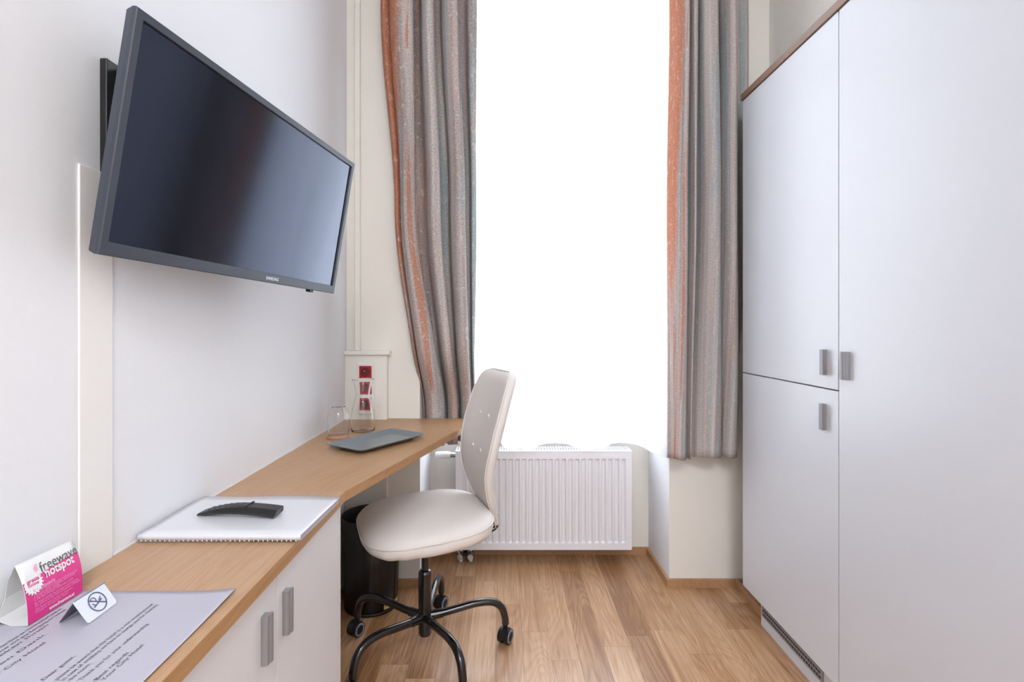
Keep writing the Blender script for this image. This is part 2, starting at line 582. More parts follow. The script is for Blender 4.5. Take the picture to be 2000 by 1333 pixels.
# unseen lamp added behind the camera to give fill light
t = thing('fill_lamp', 'added flat round white fill lamp, unseen on the ceiling behind the camera', 'lamp', (.25, -1.7, ZC))
obj('fill_lamp_base', lathe(NB(), [(0, 3.30), (.24, 3.30), (.25, 3.27), (.25, 3.25), (0, 3.25)], .25, -1.7), M_white, t, smooth=False)
obj('fill_lamp_shade', lathe(NB(), [(0, 3.25), (.23, 3.25), (.22, 3.21), (.15, 3.19), (0, 3.185)], .25, -1.7), M_fill, t, smooth=True)

# ------------------------------------------------------------------ wardrobes on the right
XD = .976
def handle_bm(x_face, side, yc, z0, z1, w=.021, dep=.017, flip=1):
    """ribbed bar pull, constant section along z; side = direction the face looks (+1 = +X, -1 = -X)"""
    prof = [(0, -.5), (.30, -.5), (.78, -.42), (.84, -.30), (.80, -.08), (.88, -.02), (.96, .10), (1, .30), (.96, .5), (.80, .52), (.62, .40), (.30, .36), (0, .36)]
    bm = NB()
    poly = [(x_face+side*dep*a, yc+flip*w*c) for a, c in prof]
    prism(bm, poly, z0, z1)
    return bm

def door(parent, x0, x1, y0, y1, z0, z1, m, name='door'):
    return obj(name, box(NB(), x0, x1, y0, y1, z0, z1), m, parent, bevel=.0012)

fr = thing('tall_cabinet', 'narrow white built-in cabinet with upper and lower doors nearest the window', 'cabinet', (1.1, 1.79, 0))
obj('body', box(NB(), XD+.020, 1.58, 1.494, 2.094, .10, 2.083), M_lam, fr)
d = door(fr, XD, XD+.018, 1.4945, 2.092, .9735, 2.081, M_lam)
obj('handle', handle_bm(XD, -1, 1.553, 1.013, 1.090, flip=-1), M_alu, d, label='short ribbed grey metal pull on the upper door')
d = door(fr, XD, XD+.018, 1.4945, 2.092, .104, .9695, M_lam)
obj('handle', handle_bm(XD, -1, 1.556, .846, .925, flip=-1), M_alu, d, label='short ribbed grey metal pull on the lower door')
w = thing('wardrobe', 'tall white wardrobe with full-height door filling the right edge of the picture', 'wardrobe', (1.1, .9, 0))
obj('body', box(NB(), XD+.020, 1.58, .30, 1.490, .10, 2.083), M_lam, w)
d = door(w, XD, XD+.018, .892, 1.4905, .104, 2.081, M_lam)
obj('handle', handle_bm(XD, -1, 1.452, 1.008, 1.088), M_alu, d, label='short ribbed grey metal pull')
d = door(w, XD, XD+.018, .30, .888, .104, 2.081, M_lam)
# plinth with vent grille
pl = thing('plinth', 'white recessed plinth with a perforated vent strip along the wardrobes', 'plinth', (1.0, 1.2, 0))
obj('plinth_board', box(NB(), 1.0, 1.018, .30, 1.99, 0, .099), M_lam, pl)
b = NB(); X0 = .9965
ya, yb, za, zb = 1.60, 2.004-.025, .042, .080
box(b, X0, 1.0005, ya, yb, za, zb, mi=0)
gr = obj('vent_grille', b, M_alu, pl, label='grey metal vent strip with rows of slots')
b = NB()
n = 26
for r, zc in enumerate((.0535, .0685)):
    for i in range(n):
        y = ya+.010+(yb-ya-.020)*(i+.5)/n + (0.002 if r else -.002)
        box(b, X0-.0007, X0+.001, y-.0048, y+.0048, zc-.0035, zc+.0035)
obj('slots', b, M_dark, gr)
struct('trim_4', box(NB(), 1.025, 1.04, 1.99, YF-T, 0, H), M_base)
# cornice board
b = box(NB(), .970, XR+.002, .28, 2.098, 2.0835, 2.109)
tag(obj('top_board', b, M_corn, bevel=.001), 'thin brown wooden board capping the white wardrobes', 'board')
struct('trim_5', box(NB(), XD+.02, XN, 2.094, 2.10, 0.1, 2.083), M_lam)

# ------------------------------------------------------------------ desk and low cabinet at the left
ZT = .75
XC = -.405
cb = thing('base_cabinet', 'low cream-white cabinet with two doors under the oak worktop', 'cabinet', (-.55, .91, 0))
obj('body', box(NB(), XL+.002, XC-.019, .55, 1.252, .08, .7255), M_lamc, cb)
obj('side_panel', box(NB(), XL+.002, XC, 1.2535, 1.270, 0, .7255), M_lamc, cb)
obj('plinth_board', box(NB(), XC-.06, XC-.045, .55, 1.252, 0, .079), M_lamc, cb)
d = door(cb, XC-.018, XC, .9155, 1.2525, .085, .7225, M_lamc)
obj('handle', handle_bm(XC, 1, .945, .594, .6745, flip=1, w=.018, dep=.014), M_alu, d, label='ribbed grey metal pull on the far door')
d = door(cb, XC-.018, XC, .558, .9125, .085, .7225, M_lamc)
obj('handle', handle_bm(XC, 1, .862, .593, .675, flip=1, w=.018, dep=.014), M_alu, d, label='ribbed grey metal pull on the near door')

dk = thing('desk_top', 'long oak veneer worktop widening into an angled desk along the left wall', 'desk', (-.55, 1.3, ZT))
XE = -.3935
b = prism(NB(), [(XL+.0045, .54), (XE-.0015, .54), (XE-.0015, 1.2725), (XL+.0045, 1.2725)], ZT-.024, ZT)
box(b, XL+.0005, XL+.0045, .54, .8397, ZT-.024, ZT)
box(b, XL+.0005, XL+.0045, .9123, 1.2725, ZT-.024, ZT)
obj('worktop', b, M_desk, dk)
b = prism(NB(), [(XL+.0005, 1.2733), (XE-.0015, 1.2733), (-.1535, 2.124), (-.150, 2.282), (RL, 2.282), (-.513, 2.282), (-.513, 2.2525), (XL+.0005, 2.2525)], ZT-.024, ZT)
obj('desk_wing', b, M_deskw, dk)
b = prism(NB(), [(XE-.0013, .54), (XE, .54), (XE, 1.2730), (-.152, 2.1240), (-.1485, 2.282), (-.150, 2.282), (-.1535, 2.124), (XE-.0013, 1.2733)], ZT-.0242, ZT+.0002)
obj('edge_band', b, M_edge, dk)
# white sealant line along the wall
b = NB()
box(b, XL+.0005, XL+.0032, .54, .838, ZT, ZT+.003)
box(b, XL+.0005, XL+.0032, .914, 2.252, ZT, ZT+.003)
obj('sealant_bead', b, M_white, dk, label='thin white bead along the wall')

# ------------------------------------------------------------------ television
P = [Vector(p)*.8+Vector((0, 0, 1.16)) for p in ((-.719, 1, .628), (-.559166, 1.914952, .608955), (-.638361, 1.922774, .123058), (-.798195, 1.007822, .142103))]
ctr = sum(P, Vector())/4
ux = ((P[1]-P[0])+(P[2]-P[3])).normalized()
uy = ((P[0]-P[3])+(P[1]-P[2])).normalized()
uy = (uy-ux*uy.dot(ux)).normalized()
uz = ux.cross(uy)                      # out of the screen
TW = ((P[1]-P[0]).length+(P[2]-P[3]).length)/4
TH = ((P[0]-P[3]).length+(P[1]-P[2]).length)/4
TM = frame_M(ctr, ux, uy, uz)
tv = thing('television', 'large slate-framed flat television tilted out from the left wall', 'television', ctr)
b = NB()
BZ = .0135; BB = .022
# bezel as a frame with sloped inner lip
def ring(bm, rects):
    rs = [[bm.verts.new(TM @ Vector(p)) for p in ((x0, y0, z), (x1, y0, z), (x1, y1, z), (x0, y1, z))] for x0, x1, y0, y1, z in rects]
    for a, c in zip(rs, rs[1:]):
        for i in range(4):
            j = (i+1) % 4
            bm.faces.new((a[i], a[j], c[j], c[i]))
    return rs
ring(b, [(-TW+.016, TW-.016, -TH+.016, TH-.016, -.030), (-TW+.004, TW-.004, -TH+.004, TH-.004, -.022), (-TW, TW, -TH, TH, -.007), (-TW, TW, -TH, TH, 0), (-TW+.0015, TW-.0015, -TH+.0015, TH-.0015, .0015), (-TW+BZ, TW-BZ, -TH+BB, TH-BZ, .0015), (-TW+BZ+.001, TW-BZ-.001, -TH+BB+.001, TH-BZ-.001, -.004)])
obj('bezel', b, M_tvb, tv)
b = NB(); box(b, -TW+BZ, TW-BZ, -TH+BB, TH-BZ, -.006, -.003, TM)
obj('screen', b, M_scr, tv)
b = NB()
loft(b, [[TM @ Vector(p) for p in ((x0, y0, z), (x1, y0, z), (x1, y1, z), (x0, y1, z))] for x0, x1, y0, y1, z in
         ((-TW+.006, TW-.006, -TH+.006, TH-.006, -.0225), (-TW+.02, TW-.02, -TH+.02, TH-.02, -.030), (-TW+.13, TW-.13, -TH+.09, TH-.09, -.046))])
obj('back_cover', b, M_blk, tv)
b = NB(); box(b, TW-.122, TW-.104, -TH-.007, -TH+.002, -.018, -.004, TM)
obj('sensor', b, M_blk, tv, bevel=.002)
b = text_bm('SAMSUNG', .0105, TM @ Matrix.Translation((.045, -TH+.0075, .0018)), bold=.0002)
obj('logo_lettering', b, M_logo, tv)
# wall bracket
wbk = thing('wall_bracket', 'black metal wall bracket holding the television', 'bracket', (-.69, .93, 1.45))
b = NB()
box(b, XL+.001, XL+.014, .885, .925, 1.40, 1.625)
box(b, XL+.001, XL+.012, .925, 1.19, 1.43, 1.60)
obj('wall_plate', b, M_blk, wbk, bevel=.002)
b = NB()
box(b, XL+.014, XL+.034, .905, .925, 1.45, 1.615)
obj('rail', b, M_blk, wbk, bevel=.002)
b = NB()
pb = TM @ Vector((0, 0, -.047))
cyl(b, (XL+.012, 1.10, 1.52), (pb.x, pb.y-.02, pb.z+.02), .014)
cyl(b, (XL+.012, 1.10, 1.46), (pb.x, pb.y-.02, pb.z-.03), .014)
obj('arm', b, M_blk, wbk)

# ------------------------------------------------------------------ curtains
def drape(name, xl, xr, yb, folds, amp, z0, z1, m, thick=.0016, nu=240, nz=90, seed=1, hemw=None, pinch=.22, edge_y=None):
    rnd = random.Random(seed)
    wd = [1+rnd.uniform(-.35, .35) for _ in range(folds)]
    s = sum(wd); acc = [0]
    for x in wd: acc.append(acc[-1]+x/s)
    am = [amp*rnd.uniform(.65, 1.2) for _ in range(folds+1)]
    me = bpy.data.meshes.new(name)
    vs, fs, uvs = [], [], []
    for k in range(nz+1):
        z = z0+(z1-z0)*k/nz
        for i in range(nu+1):
            u = i/nu
            j = 0
            while j < folds-1 and u > acc[j+1]: j += 1
            ph = (u-acc[j])/(acc[j+1]-acc[j])
            a = am[j]*(1-ph)+am[j+1]*ph
            zz = (z-z0)/(z1-z0)
            a *= .8+.25*math.sin(3*zz+j*1.7)
            wob = .05*math.sin(4.2*zz+j*2.1)+.03*math.sin(9*zz+j)
            th = 2*math.pi*(ph+wob*math.sin(math.pi*ph))
            y = yb(z, u) - a*math.cos(th) + .25*a*math.sin(2*th+j)
            span = (xr(z)-xl(z))
            x = xl(z)+span*u + pinch*span/folds*math.sin(th)*math.sin(math.pi*min(1, u*6+.0))*(1 if u < 1 else 0) * min(1, (1-u)*8)
            dz = (hemw(u) if hemw else 0)*max(0, 1-zz*6)
            vs.append((x, y, z+dz)); uvs.append((u, zz))
    for k in range(nz):
        for i in range(nu):
            a = k*(nu+1)+i
            fs.append((a, a+1, a+nu+2, a+nu+1))
    c = Vector((sum(v[0] for v in vs)/len(vs), sum(v[1] for v in vs)/len(vs), z0))
    me.from_pydata([Vector(v)-c for v in vs], [], fs)
    ul = me.uv_layers.new(name='UVMap')
    for lp in me.loops: ul.data[lp.index].uv = uvs[lp.vertex_index]
    for p in me.polygons: p.use_smooth = True
    me.materials.append(m)
    o = bpy.data.objects.new(name, me)
    C.objects.link(o); o.location = c
    if thick:
        sm = o.modifiers.new('thickness', 'SOLIDIFY'); sm.thickness = thick; sm.offset = 0
    return o

# heavy drapes: a cross-section of overlapping folds, given at three heights
def fold_drape(name, ctrl, zk, yb, z0, z1, m, label, seed=1, nz=80, hem=None, ns=220, ku=1.0, dk=1.0):
    """ctrl rows: x at the top, middle and bottom heights zk, plus fold depth"""
    rnd = random.Random(seed)
    ph = [rnd.uniform(0, 6.28) for _ in ctrl]
    me = bpy.data.meshes.new(name)
    vs, fs, uvs = [], [], []
    for k in range(nz+1):
        z = z0+(z1-z0)*k/nz
        zz = (z-z0)/(z1-z0)
        P_ = []
        for (xt, xm, xb, off), p in zip(ctrl, ph):
            x = smooth_tab([(zk[2], xb), (zk[1], xm), (zk[0], xt)], z)
            P_.append((x+.0022*math.sin(5*zz+p)+.0012*math.sin(13*zz+p*2), yb(z)+off*(1.1+.65*min(1, zz*3)*dk+.18*math.sin(3.1*zz+p)), 0))
        pts = spline(P_, ns)
        ln = [0]
        for a, c in zip(pts, pts[1:]): ln.append(ln[-1]+(c-a).length)
        for i, q in enumerate(pts):
            vs.append((q.x, q.y, z+((hem(i/ns) if hem else 0)+.004*math.sin(i/ns*40))*max(0, 1-zz*8)))
            uvs.append((ln[i]/ln[-1]*ku, zz))
    for k in range(nz):
        for i in range(ns):
            a = k*(ns+1)+i
            fs.append((a, a+1, a+ns+2, a+ns+1))
    c = Vector((sum(v[0] for v in vs)/len(vs), sum(v[1] for v in vs)/len(vs), z0))
    me.from_pydata([Vector(v)-c for v in vs], [], fs)
    ul = me.uv_layers.new(name='UVMap')
    for lp_ in me.loops: ul.data[lp_.index].uv = uvs[lp_.vertex_index]
    for p in me.polygons: p.use_smooth = True
    me.materials.append(m)
    o = bpy.data.objects.new(name, me)
    C.objects.link(o); o.location = c
    sm = o.modifiers.new('thickness', 'SOLIDIFY'); sm.thickness = .0016; sm.offset = 0
    return tag(o, label, 'curtain')
def fx(px, Y): return (px-984)/1000*Y
lrows = [(742, 768, 822, .015), (752, 776, 828, -.005), (768, 790, 826, .028), (763, 783, 832, -.005), (782, 794, 845, -.034), (800, 806, 862, -.030), (808, 812, 869, -.010), (795, 802, 857, .020), (812, 822, 869, .036), (827, 838, 876, -.008),
         (838, 850, 886, -.034), (850, 862, 894, -.015), (839, 850, 883, .020), (856, 870, 893, .036), (866, 882, 901, -.008), (880, 897, 912, -.034), (895, 909, 922, -.020), (884, 898, 913, .018), (903, 914, 923, .022), (918, 922, 926, -.006), (932, 931, 928, 0)]
fold_drape('curtain', [(fx(a, 2.2), fx(c, 2.2), fx(d, 2.335), e) for a, c, d, e in lrows], (2.56, 1.68, .76),
           lambda z: smooth_tab([(.62, 2.337), (.78, 2.337), (1.08, 2.215), (1.5, 2.20), (3.26, 2.20)], z), .625, 3.2595, M_drape,
           'heavy striped grey and rust curtain left of the window, gathered behind the desk', seed=4, ku=.60)
rrows = [(1307, 1304, 1303, 0), (1318, 1315, 1312, -.028), (1334, 1330, 1326, -.034), (1342, 1341, 1338, -.012), (1340, 1338, 1336, .012), (1346, 1345, 1340, .010), (1353, 1352, 1344, -.018), (1361, 1358, 1347, -.006), (1352, 1350, 1340, .026), (1363, 1363, 1349, .028),
         (1372, 1376, 1364, -.010), (1388, 1390, 1385, -.028), (1399, 1402, 1404, -.014), (1392, 1395, 1397, .020), (1404, 1405, 1406, .034), (1412, 1411, 1411, -.004), (1420, 1421, 1424, -.029), (1431, 1432, 1436, -.020), (1427, 1428, 1431, .014), (1445, 1441, 1436, .026), (1460, 1456, 1438, .030), (1477, 1474, 1442, .036)]
fold_drape('curtain', [(fx(a, 2.19), fx(c, 2.19), fx(d, 2.19), e) for a, c, d, e in rrows], (2.56, 1.68, .6),
           lambda z: 2.19, .597, 3.2595, M_drape,
           'heavy striped grey and rust curtain hanging between the window and the white wardrobes', seed=11, ku=1.6, hem=lambda u: .012*u)
sxl = lambda z: lerp_tab([(.57, -.05), (1.0, -.065), (1.55, -.128), (3.0, -.22)], z)
sxr = lambda z: .728
syb = lambda z, u: 2.425-.14*max(0, (u-.86)/.14)**1.3
o = drape('sheer_curtain', sxl, sxr, syb, 9, .017, .592, 2.99, M_sheer, thick=0, seed=3, pinch=.12,
          hemw=lambda u: -.017*math.cos(2*math.pi*(u-.176)/.41)+.004*math.sin(2*math.pi*u*7))
tag(o, 'white translucent net curtain with a wavy hem in front of the bright window', 'curtain')

# ------------------------------------------------------------------ radiator
RX0, RX1, RZ0, RZ1, RY0, RY1 = -.235, .624, .072, .553, 2.49, 2.595
rd = thing('radiator', 'white ribbed panel radiator under the window', 'radiator', ((RX0+RX1)/2, 2.54, RZ0))
# front panel with stamped channels
def rib_panel(bm, x0, x1, z0, z1, y, depth):
    n = 25; margin = .022
    pitch = (x1-x0-2*margin)/n
    xs = [(x0, 0)]
    for i in range(n):
        s = x0+margin+pitch*i
        xs += [(s+pitch*.12, 0), (s+pitch*.30, 1), (s+pitch*.70, 1), (s+pitch*.88, 0)]
    xs.append((x1, 0))
    zs = [(z0, 0), (z0+.032, 0), (z0+.040, 1), (z1-.046, 1), (z1-.038, 0), (z1, 0)]
    g = [[bm.verts.new((x, y+depth*a*c, z)) for x, a in xs] for z, c in zs]
    for r0, r1 in zip(g, g[1:]):
        for i in range(len(xs)-1):
            bm.faces.new((r0[i], r0[i+1], r1[i+1], r1[i]))
b = NB()
rib_panel(b, RX0+.004, RX1-.004, RZ0, RZ1, RY0, .010)
o = obj('front_panel', b, M_rad, rd)
b = NB(); box(b, RX0+.004, RX1-.004, RY0+.012, RY0+.024, RZ0+.002, RZ1-.002)
obj('front_core', b, M_rad, rd)
b = NB(); box(b, RX0, RX0+.004, RY0+.001, RY1, RZ0+.003, RZ1-.003); obj('side_panel', b, M_rad, rd, bevel=.0008)
b = NB(); box(b, RX1-.004, RX1, RY0+.001, RY1, RZ0+.003, RZ1-.003); obj('side_panel', b, M_rad, rd, bevel=.0008)
b = NB(); box(b, RX0+.004, RX1-.004, RY1-.014, RY1-.002, RZ0+.004, RZ1-.004); obj('back_panel', b, M_rad, rd)
b = NB()
box(b, RX0, RX1, RY0-.001, RY0+.006, RZ1-.004, RZ1)
box(b, RX0, RX1, RY1-.006, RY1, RZ1-.004, RZ1)
n = 64
for i in range(n+1):
    x = RX0+.002+(RX1-RX0-.004)*i/n
    box(b, x-.0028, x+.0028, RY0+.006, RY1-.006, RZ1-.003, RZ1-.0005)
for y in (RY0+.026, RY0+.052, RY0+.078):
    box(b, RX0, RX1, y-.003, y+.003, RZ1-.0025, RZ1-.0002)
obj('top_grille', b, M_rad, rd, label='white top grille with rows of slots')
b = NB(); box(b, RX0+.004, RX1-.004, RY0+.03, RY1-.02, RZ1-.035, RZ1-.02)
obj('convector_fins', b, M_dark, rd)
# thermostat head and bottom valves
th = thing('thermostat_valve', 'white thermostat knob sticking out of the left end of the radiator', 'valve', (-.30, 2.54, .55))
MX = Matrix.Translation((-.262, 2.52, .527)) @ Matrix.Rotation(math.radians(-90), 4, 'Y')
obj('thermostat_head', lathe(NB(), [(0, .075), (.012, .075), (.016, .070), (.0175, .05), (.0185, .02), (.016, .0), (0, 0)], 0, 0, 28, MX), M_white, th, smooth=True)
b = NB(); cyl(b, (-.264, 2.52, .527), (-.236, 2.52, .527), .011)
for i in range(3): cyl(b, (-.262+i*.009, 2.52, .527), (-.258+i*.009, 2.52, .527), .0145)
obj('collar', b, M_chrome, th, smooth=False)
t = thing('pipe_valves', 'pair of small chrome pipe valves below the left end of the radiator', 'valve', (-.18, 2.52, 0))
for x in (-.212, -.162):
    b = NB()
    lathe(b, [(0, .026), (.012, .026), (.017, .032), (.017, .052), (.012, .058), (.010, .076), (0, .076)], x, 2.52, 20)
    vb = obj('valve_body', b, M_chrome, t, smooth=False)
    b = NB(); cyl(b, (x, 2.48, .040), (x, 2.52, .040), .014)
    obj('valve_cap', b, M_chrome, t)
b = NB(); box(b, -.222, -.152, 2.505, 2.54, .036, .050); obj('valve_block', b, M_blk, t, bevel=.002)
for x in (-.212, -.162): obj('pipe', cyl(NB(), (x, 2.53, 0), (x, 2.53, .04), .008), M_white, t)

# ------------------------------------------------------------------ sockets on the corner panel
sk = thing('power_sockets', 'white vertical frame with three red power sockets on the corner panel', 'socket', (-.603, 2.25, .89))
px0, px1, pz0, pz1 = -.641, -.570, .775, 1.005
obj('frame_plate', box(NB(), px0, px1, 2.244, 2.2525, pz0, pz1), M_white, sk, bevel=.003)
for zc in (.960, .890, .820):
    x0, x1 = -.633, -.579
    b = NB()
    MXs = Matrix.Translation(((x0+x1)/2, 2.244, zc)) @ Matrix.Rotation(math.radians(90), 4, 'X')
    box(b, x0, x1, 2.2395, 2.244, zc-.027, zc+.027)
    s = obj('socket_face', b, M_red, sk, bevel=.002, label='red socket insert')
    b = lathe(NB(), [(.021, .0046), (.0205, .0056), (.0195, .0056), (.019, .0047), (0, .0047)], 0, 0, 28, MXs)
    wl = obj('socket_well', b, M_redd, s)
    b = NB()
    for dx in (-.009, .009): cyl(b, ((x0+x1)/2+dx, 2.2385, zc), ((x0+x1)/2+dx, 2.2400, zc), .0028, 12)
    obj('contact_hole', b, M_blk, s)
    b = NB(); cyl(b, ((x0+x1)/2-.004, 2.2375, zc+.004), ((x0+x1)/2-.004, 2.2400, zc+.004), .0022, 12)
    obj('screw', b, M_chrome, s)

# ------------------------------------------------------------------ waste basket
wb_ = thing('waste_basket', 'dark brown leather-look waste basket under the desk', 'waste basket', (-.553, 2.142, 0))
BC = (-.553, 2.142)
b = lathe(NB(), [(0, .004), (.103, .004), (.106, .010), (.122, .375), (.118, .378), (.1165, .372), (.1010, .014), (0, .014)], *BC, 56)
obj('body', b, M_leath, wb_, smooth=True)
b = lathe(NB(), [(.1075, .0), (.1095, .002), (.1095, .012), (.1065, .014), (.104, .002)], *BC, 56, close=True)
obj('bottom_rim', b, M_blk, wb_, smooth=True)
b = NB()
rows = []
for i in range(25):
    a = math.radians(-50+i*1.9)
    hi = .034+.006*math.sin(i*1.9)
    row = []
    for z in (.019, hi):
        r = .1072+(.0155)*(z/.375)+.0012
        row.append(b.verts.new((BC[0]+r*math.cos(a), BC[1]+r*math.sin(a), z)))
    rows.append(row)
for p, q in zip(rows, rows[1:]): b.faces.new((p[0], q[0], q[1], p[1]))
o = obj('gold_ornament', b, M_gold, wb_, label='gold embossed lettering near the base')
sm = o.modifiers.new('t', 'SOLIDIFY'); sm.thickness = .0012
b = NB()
for i in range(2):
    a = math.radians(-70+i*50)
    tube(b, [(BC[0]+(.1072+.0155*z/.375)*math.cos(a), BC[1]+(.1072+.0155*z/.375)*math.sin(a), z) for z in (.02, .12, .24, .36)], .0012, 6)
obj('seam', b, M_blk, wb_)

# ------------------------------------------------------------------ swivel chair
CX, CY = -.279, 1.814
TH_ = math.radians(21)
bd = Vector((math.cos(TH_), math.sin(TH_), 0)); wd_ = Vector((-math.sin(TH_), math.cos(TH_), 0))
def cl(d, w, z): return Vector((CX, CY, 0))+bd*d+wd_*w+Vector((0, 0, z))
ch = thing('swivel_chair', 'cream upholstered swivel chair on black five-star base at the desk', 'chair', (CX, CY, 0))
# seat cushion
def outline(s, n=72, a0=.228, a1=.225, hw=.234, e=3.3):
    pts = []
    for i in range(n):
        t = 2*math.pi*i/n
        c, q = math.cos(t), math.sin(t)
        d = math.copysign(abs(c)**(2/e), c); w = math.copysign(abs(q)**(2/e), q)
        dd = d*(a1 if d > 0 else a0)
        # narrower towards the backrest
        ww = w*hw*(1-.10*max(0, d)**2)
        pts.append((dd*s, ww*s))
    return pts
rows = [(.30, .432), (.72, .430), (.88, .434), (.955, .443), (.99, .456), (1.0, .470), (.997, .482), (.985, .492), (.95, .502), (.85, .512), (.65, .519), (.35, .524), (.1, .525)]
b = NB()
rings = []
for s, z in rows:
    o_ = outline(s)
    rings.append([cl(d, w, z+.012*(d/.225)*(1 if z > .48 else .5) + (.0035*math.sin(i*1.1+3*math.sin(i*.37)) if .44 < z < .475 else 0)) for i, (d, w) in enumerate(o_)])
loft(b, rings)
seat = obj('seat', b, M_seat, ch, smooth=True)
sb = seat.modifiers.new('sub', 'SUBSURF'); sb.levels = 1; sb.render_levels = 2
b = NB()
pts = [cl(d, w, .4835+.012*(d/.225)) for d, w in outline(1.0)]
pts.append(pts[0]); tube(b, pts, .0026, 8, cap=False)
obj('seat_piping', b, M_seat, seat, smooth=True)
# backrest
BD = [(.435, .238), (.47, .226), (.50, .214), (.55, .199), (.60, .190), (.65, .187), (.70, .195), (.75, .207), (.80, .219), (.85, .234), (.90, .248), (.95, .264), (.985, .276), (1.005, .283)]
BH = [(.430, .044), (.47, .060), (.50, .082), (.55, .112), (.60, .136), (.65, .155), (.70, .170), (.75, .178), (.80, .182), (.85, .182), (.90, .177), (.94, .168), (.965, .156), (.980, .142), (.990, .122), (.9965, .09)]
BT = [(.425, .010), (.47, .016), (.55, .022), (.65, .026), (.85, .026), (.97, .025), (.988, .020), (.9965, .012)]
zs = [.425, .45, .47, .50, .53, .56, .60, .64, .68, .72, .76, .80, .84, .88, .91, .935, .955, .97, .980, .987, .993, .9965]
rings = []
seam_pts_l, seam_pts_r = [], []
for z in zs:
    d, h, t = lerp_tab(BD, z), lerp_tab(BH, z), lerp_tab(BT, z)
    r = []
    n = 40
    for i in range(n):
        a = 2*math.pi*i/n
        c, q = math.cos(a), math.sin(a)
        ww = math.copysign(abs(c)**.62, c)*h
        tt = math.copysign(abs(q)**.62, q)*t
        curve = -.030*(ww/.18)**2        # sides wrap forward a little
        r.append(cl(d+.022+tt+curve, ww, z))
    rings.append(r)
    seam_pts_l.append(cl(d+.022-t*.66-.030*(h*.93/.18)**2, h*.945, z)); seam_pts_r.append(cl(d+.022-t*.66-.030*(h*.93/.18)**2, -h*.945, z))
b = NB(); loft(b, rings)
back = obj('backrest', b, M_seat, ch, smooth=True)
sb = back.modifiers.new('sub', 'SUBSURF'); sb.levels = 1; sb.render_levels = 2
b = NB(); tube(b, seam_pts_r+seam_pts_l[::-1], .0024, 8); obj('back_piping', b, M_seat, back, smooth=True)
for z, w in ((.835, .045), (.835, -.045), (.715, .045), (.715, -.045)):
    d = lerp_tab(BD, z)
    c = cl(d+.022-.026-.030*(w/.18)**2-.001, w, z)
    b = NB(); bmesh.ops.create_uvsphere(b, u_segments=16, v_segments=10, radius=.0075)
    ax = -bd
    Mb = frame_M(c, wd_, Vector((0, 0, 1)), ax)
    b.transform(Mb @ Matrix.Diagonal((1, 1, .6, 1)))
    obj('button', b, M_seat, back, smooth=True, label='fabric-covered tuft button')
b = NB(); c = cl(lerp_tab(BD, .62)+.022+.031, -.02, .62); cyl(b, c, c+bd*.012, .009)
obj('adjustment_knob', b, M_white, back, label='small white knob on the rear of the backrest')
# bracket & mechanism
b = NB()
for w in (-.028, .028):
    tube(b, spline([cl(.05, w, .424), cl(.18, w, .416), cl(.225, w, .412), cl(.252, w, .420), cl(.262, w, .438), cl(.258, w, .470)], 30), .0075, 10)
box(b, -.10, .13, -.07, .07, .412, .4300, frame_M((CX, CY, 0), bd, wd_, Vector((0, 0, 1))))
obj('back_bracket', b, M_blkm, ch, smooth=False)
b = NB(); tube(b, [cl(.02, .03, .420), cl(.04, .20, .420)], .005, 8); tube(b, [cl(.04, .19, .420), cl(.046, .25, .420)], .009, 10)
obj('height_lever', b, M_blk, ch)
# column
b = NB(); cyl(b, (CX, CY, .28), (CX, CY, .42), .0125)
obj('gas_lift', b, M_blkm, ch)
b = lathe(NB(), [(0, .068), (.019, .068), (.022, .072), (.023, .076), (.023, .288), (.019, .296), (.013, .297), (0, .297)], CX, CY, 32)
obj('hub', b, M_blkm, ch, smooth=False)
for k in range(5):
    a = math.radians(85.6+72*k)
    e = Vector((math.cos(a), math.sin(a), 0))
    def lp(r, z): return Vector((CX, CY, z))+e*r
    b = NB()
    tube(b, spline([lp(.018, .134), lp(.06, .137), lp(.13, .148), (lp(.19, .156)), lp(.245, .152), lp(.278, .128), lp(.291, .090), lp(.293, .066)], 44), .0135, 16)
    leg = obj('leg', b, M_blkm, ch, smooth=True)
    b = NB(); tube(b, [lp(.02, .134), lp(.062, .137)], [.0165, .0158], 16)
    obj('collar', b, M_blkm, leg, smooth=False)
    # caster: swivelled, trailing
    sw = a+math.radians(random.Random(k).choice((0,))) + math.radians([105, 80, 60, 120, 90][k])
    # wheels face roughly the same way as in the photograph
    ax = Vector((math.cos(math.radians(-28)), math.sin(math.radians(-28)), 0))
    fw = Vector((-ax.y, ax.x, 0))
    cc = lp(.296, .0262)-fw*.006
    cst = None
    b = NB()
    cyl(b, lp(.293, .045), lp(.293, .072), .0085)
    # hood
    hood = []
    for i in range(13):
        t = math.radians(-10+200*i/12)
        hood.append((math.cos(t)*.0285, math.sin(t)*.0285))
    poly = hood+[(-.020, -.004), (.020, -.004)]
    Mh = frame_M(cc, fw, Vector((0, 0, 1)), ax)
    prism(b, poly, -.012, .012, Mh)
    cs = obj('caster', b, M_blk, leg, smooth=False, bevel=.0015) if False else obj('caster', b, M_blk, leg)
    b = NB()
    for s in (-1, 1):
        cyl(b, cc+ax*s*.007, cc+ax*s*.021, .0262, 28)
    obj('wheel', b, M_blk, leg)
    b = NB()
    for s in (-1, 1):
        MR = frame_M(cc+ax*s*.021, fw, Vector((0, 0, 1)), ax*s)
        lathe(b, [(.0165, -.002), (.0165, .0018), (.0185, .0024), (.0215, .0022), (.0235, .0), (.0235, -.002)], 0, 0, 28, MR)
    obj('wheel_ring', b, M_greyring, leg, smooth=True, label='grey rubber ring on the wheel')

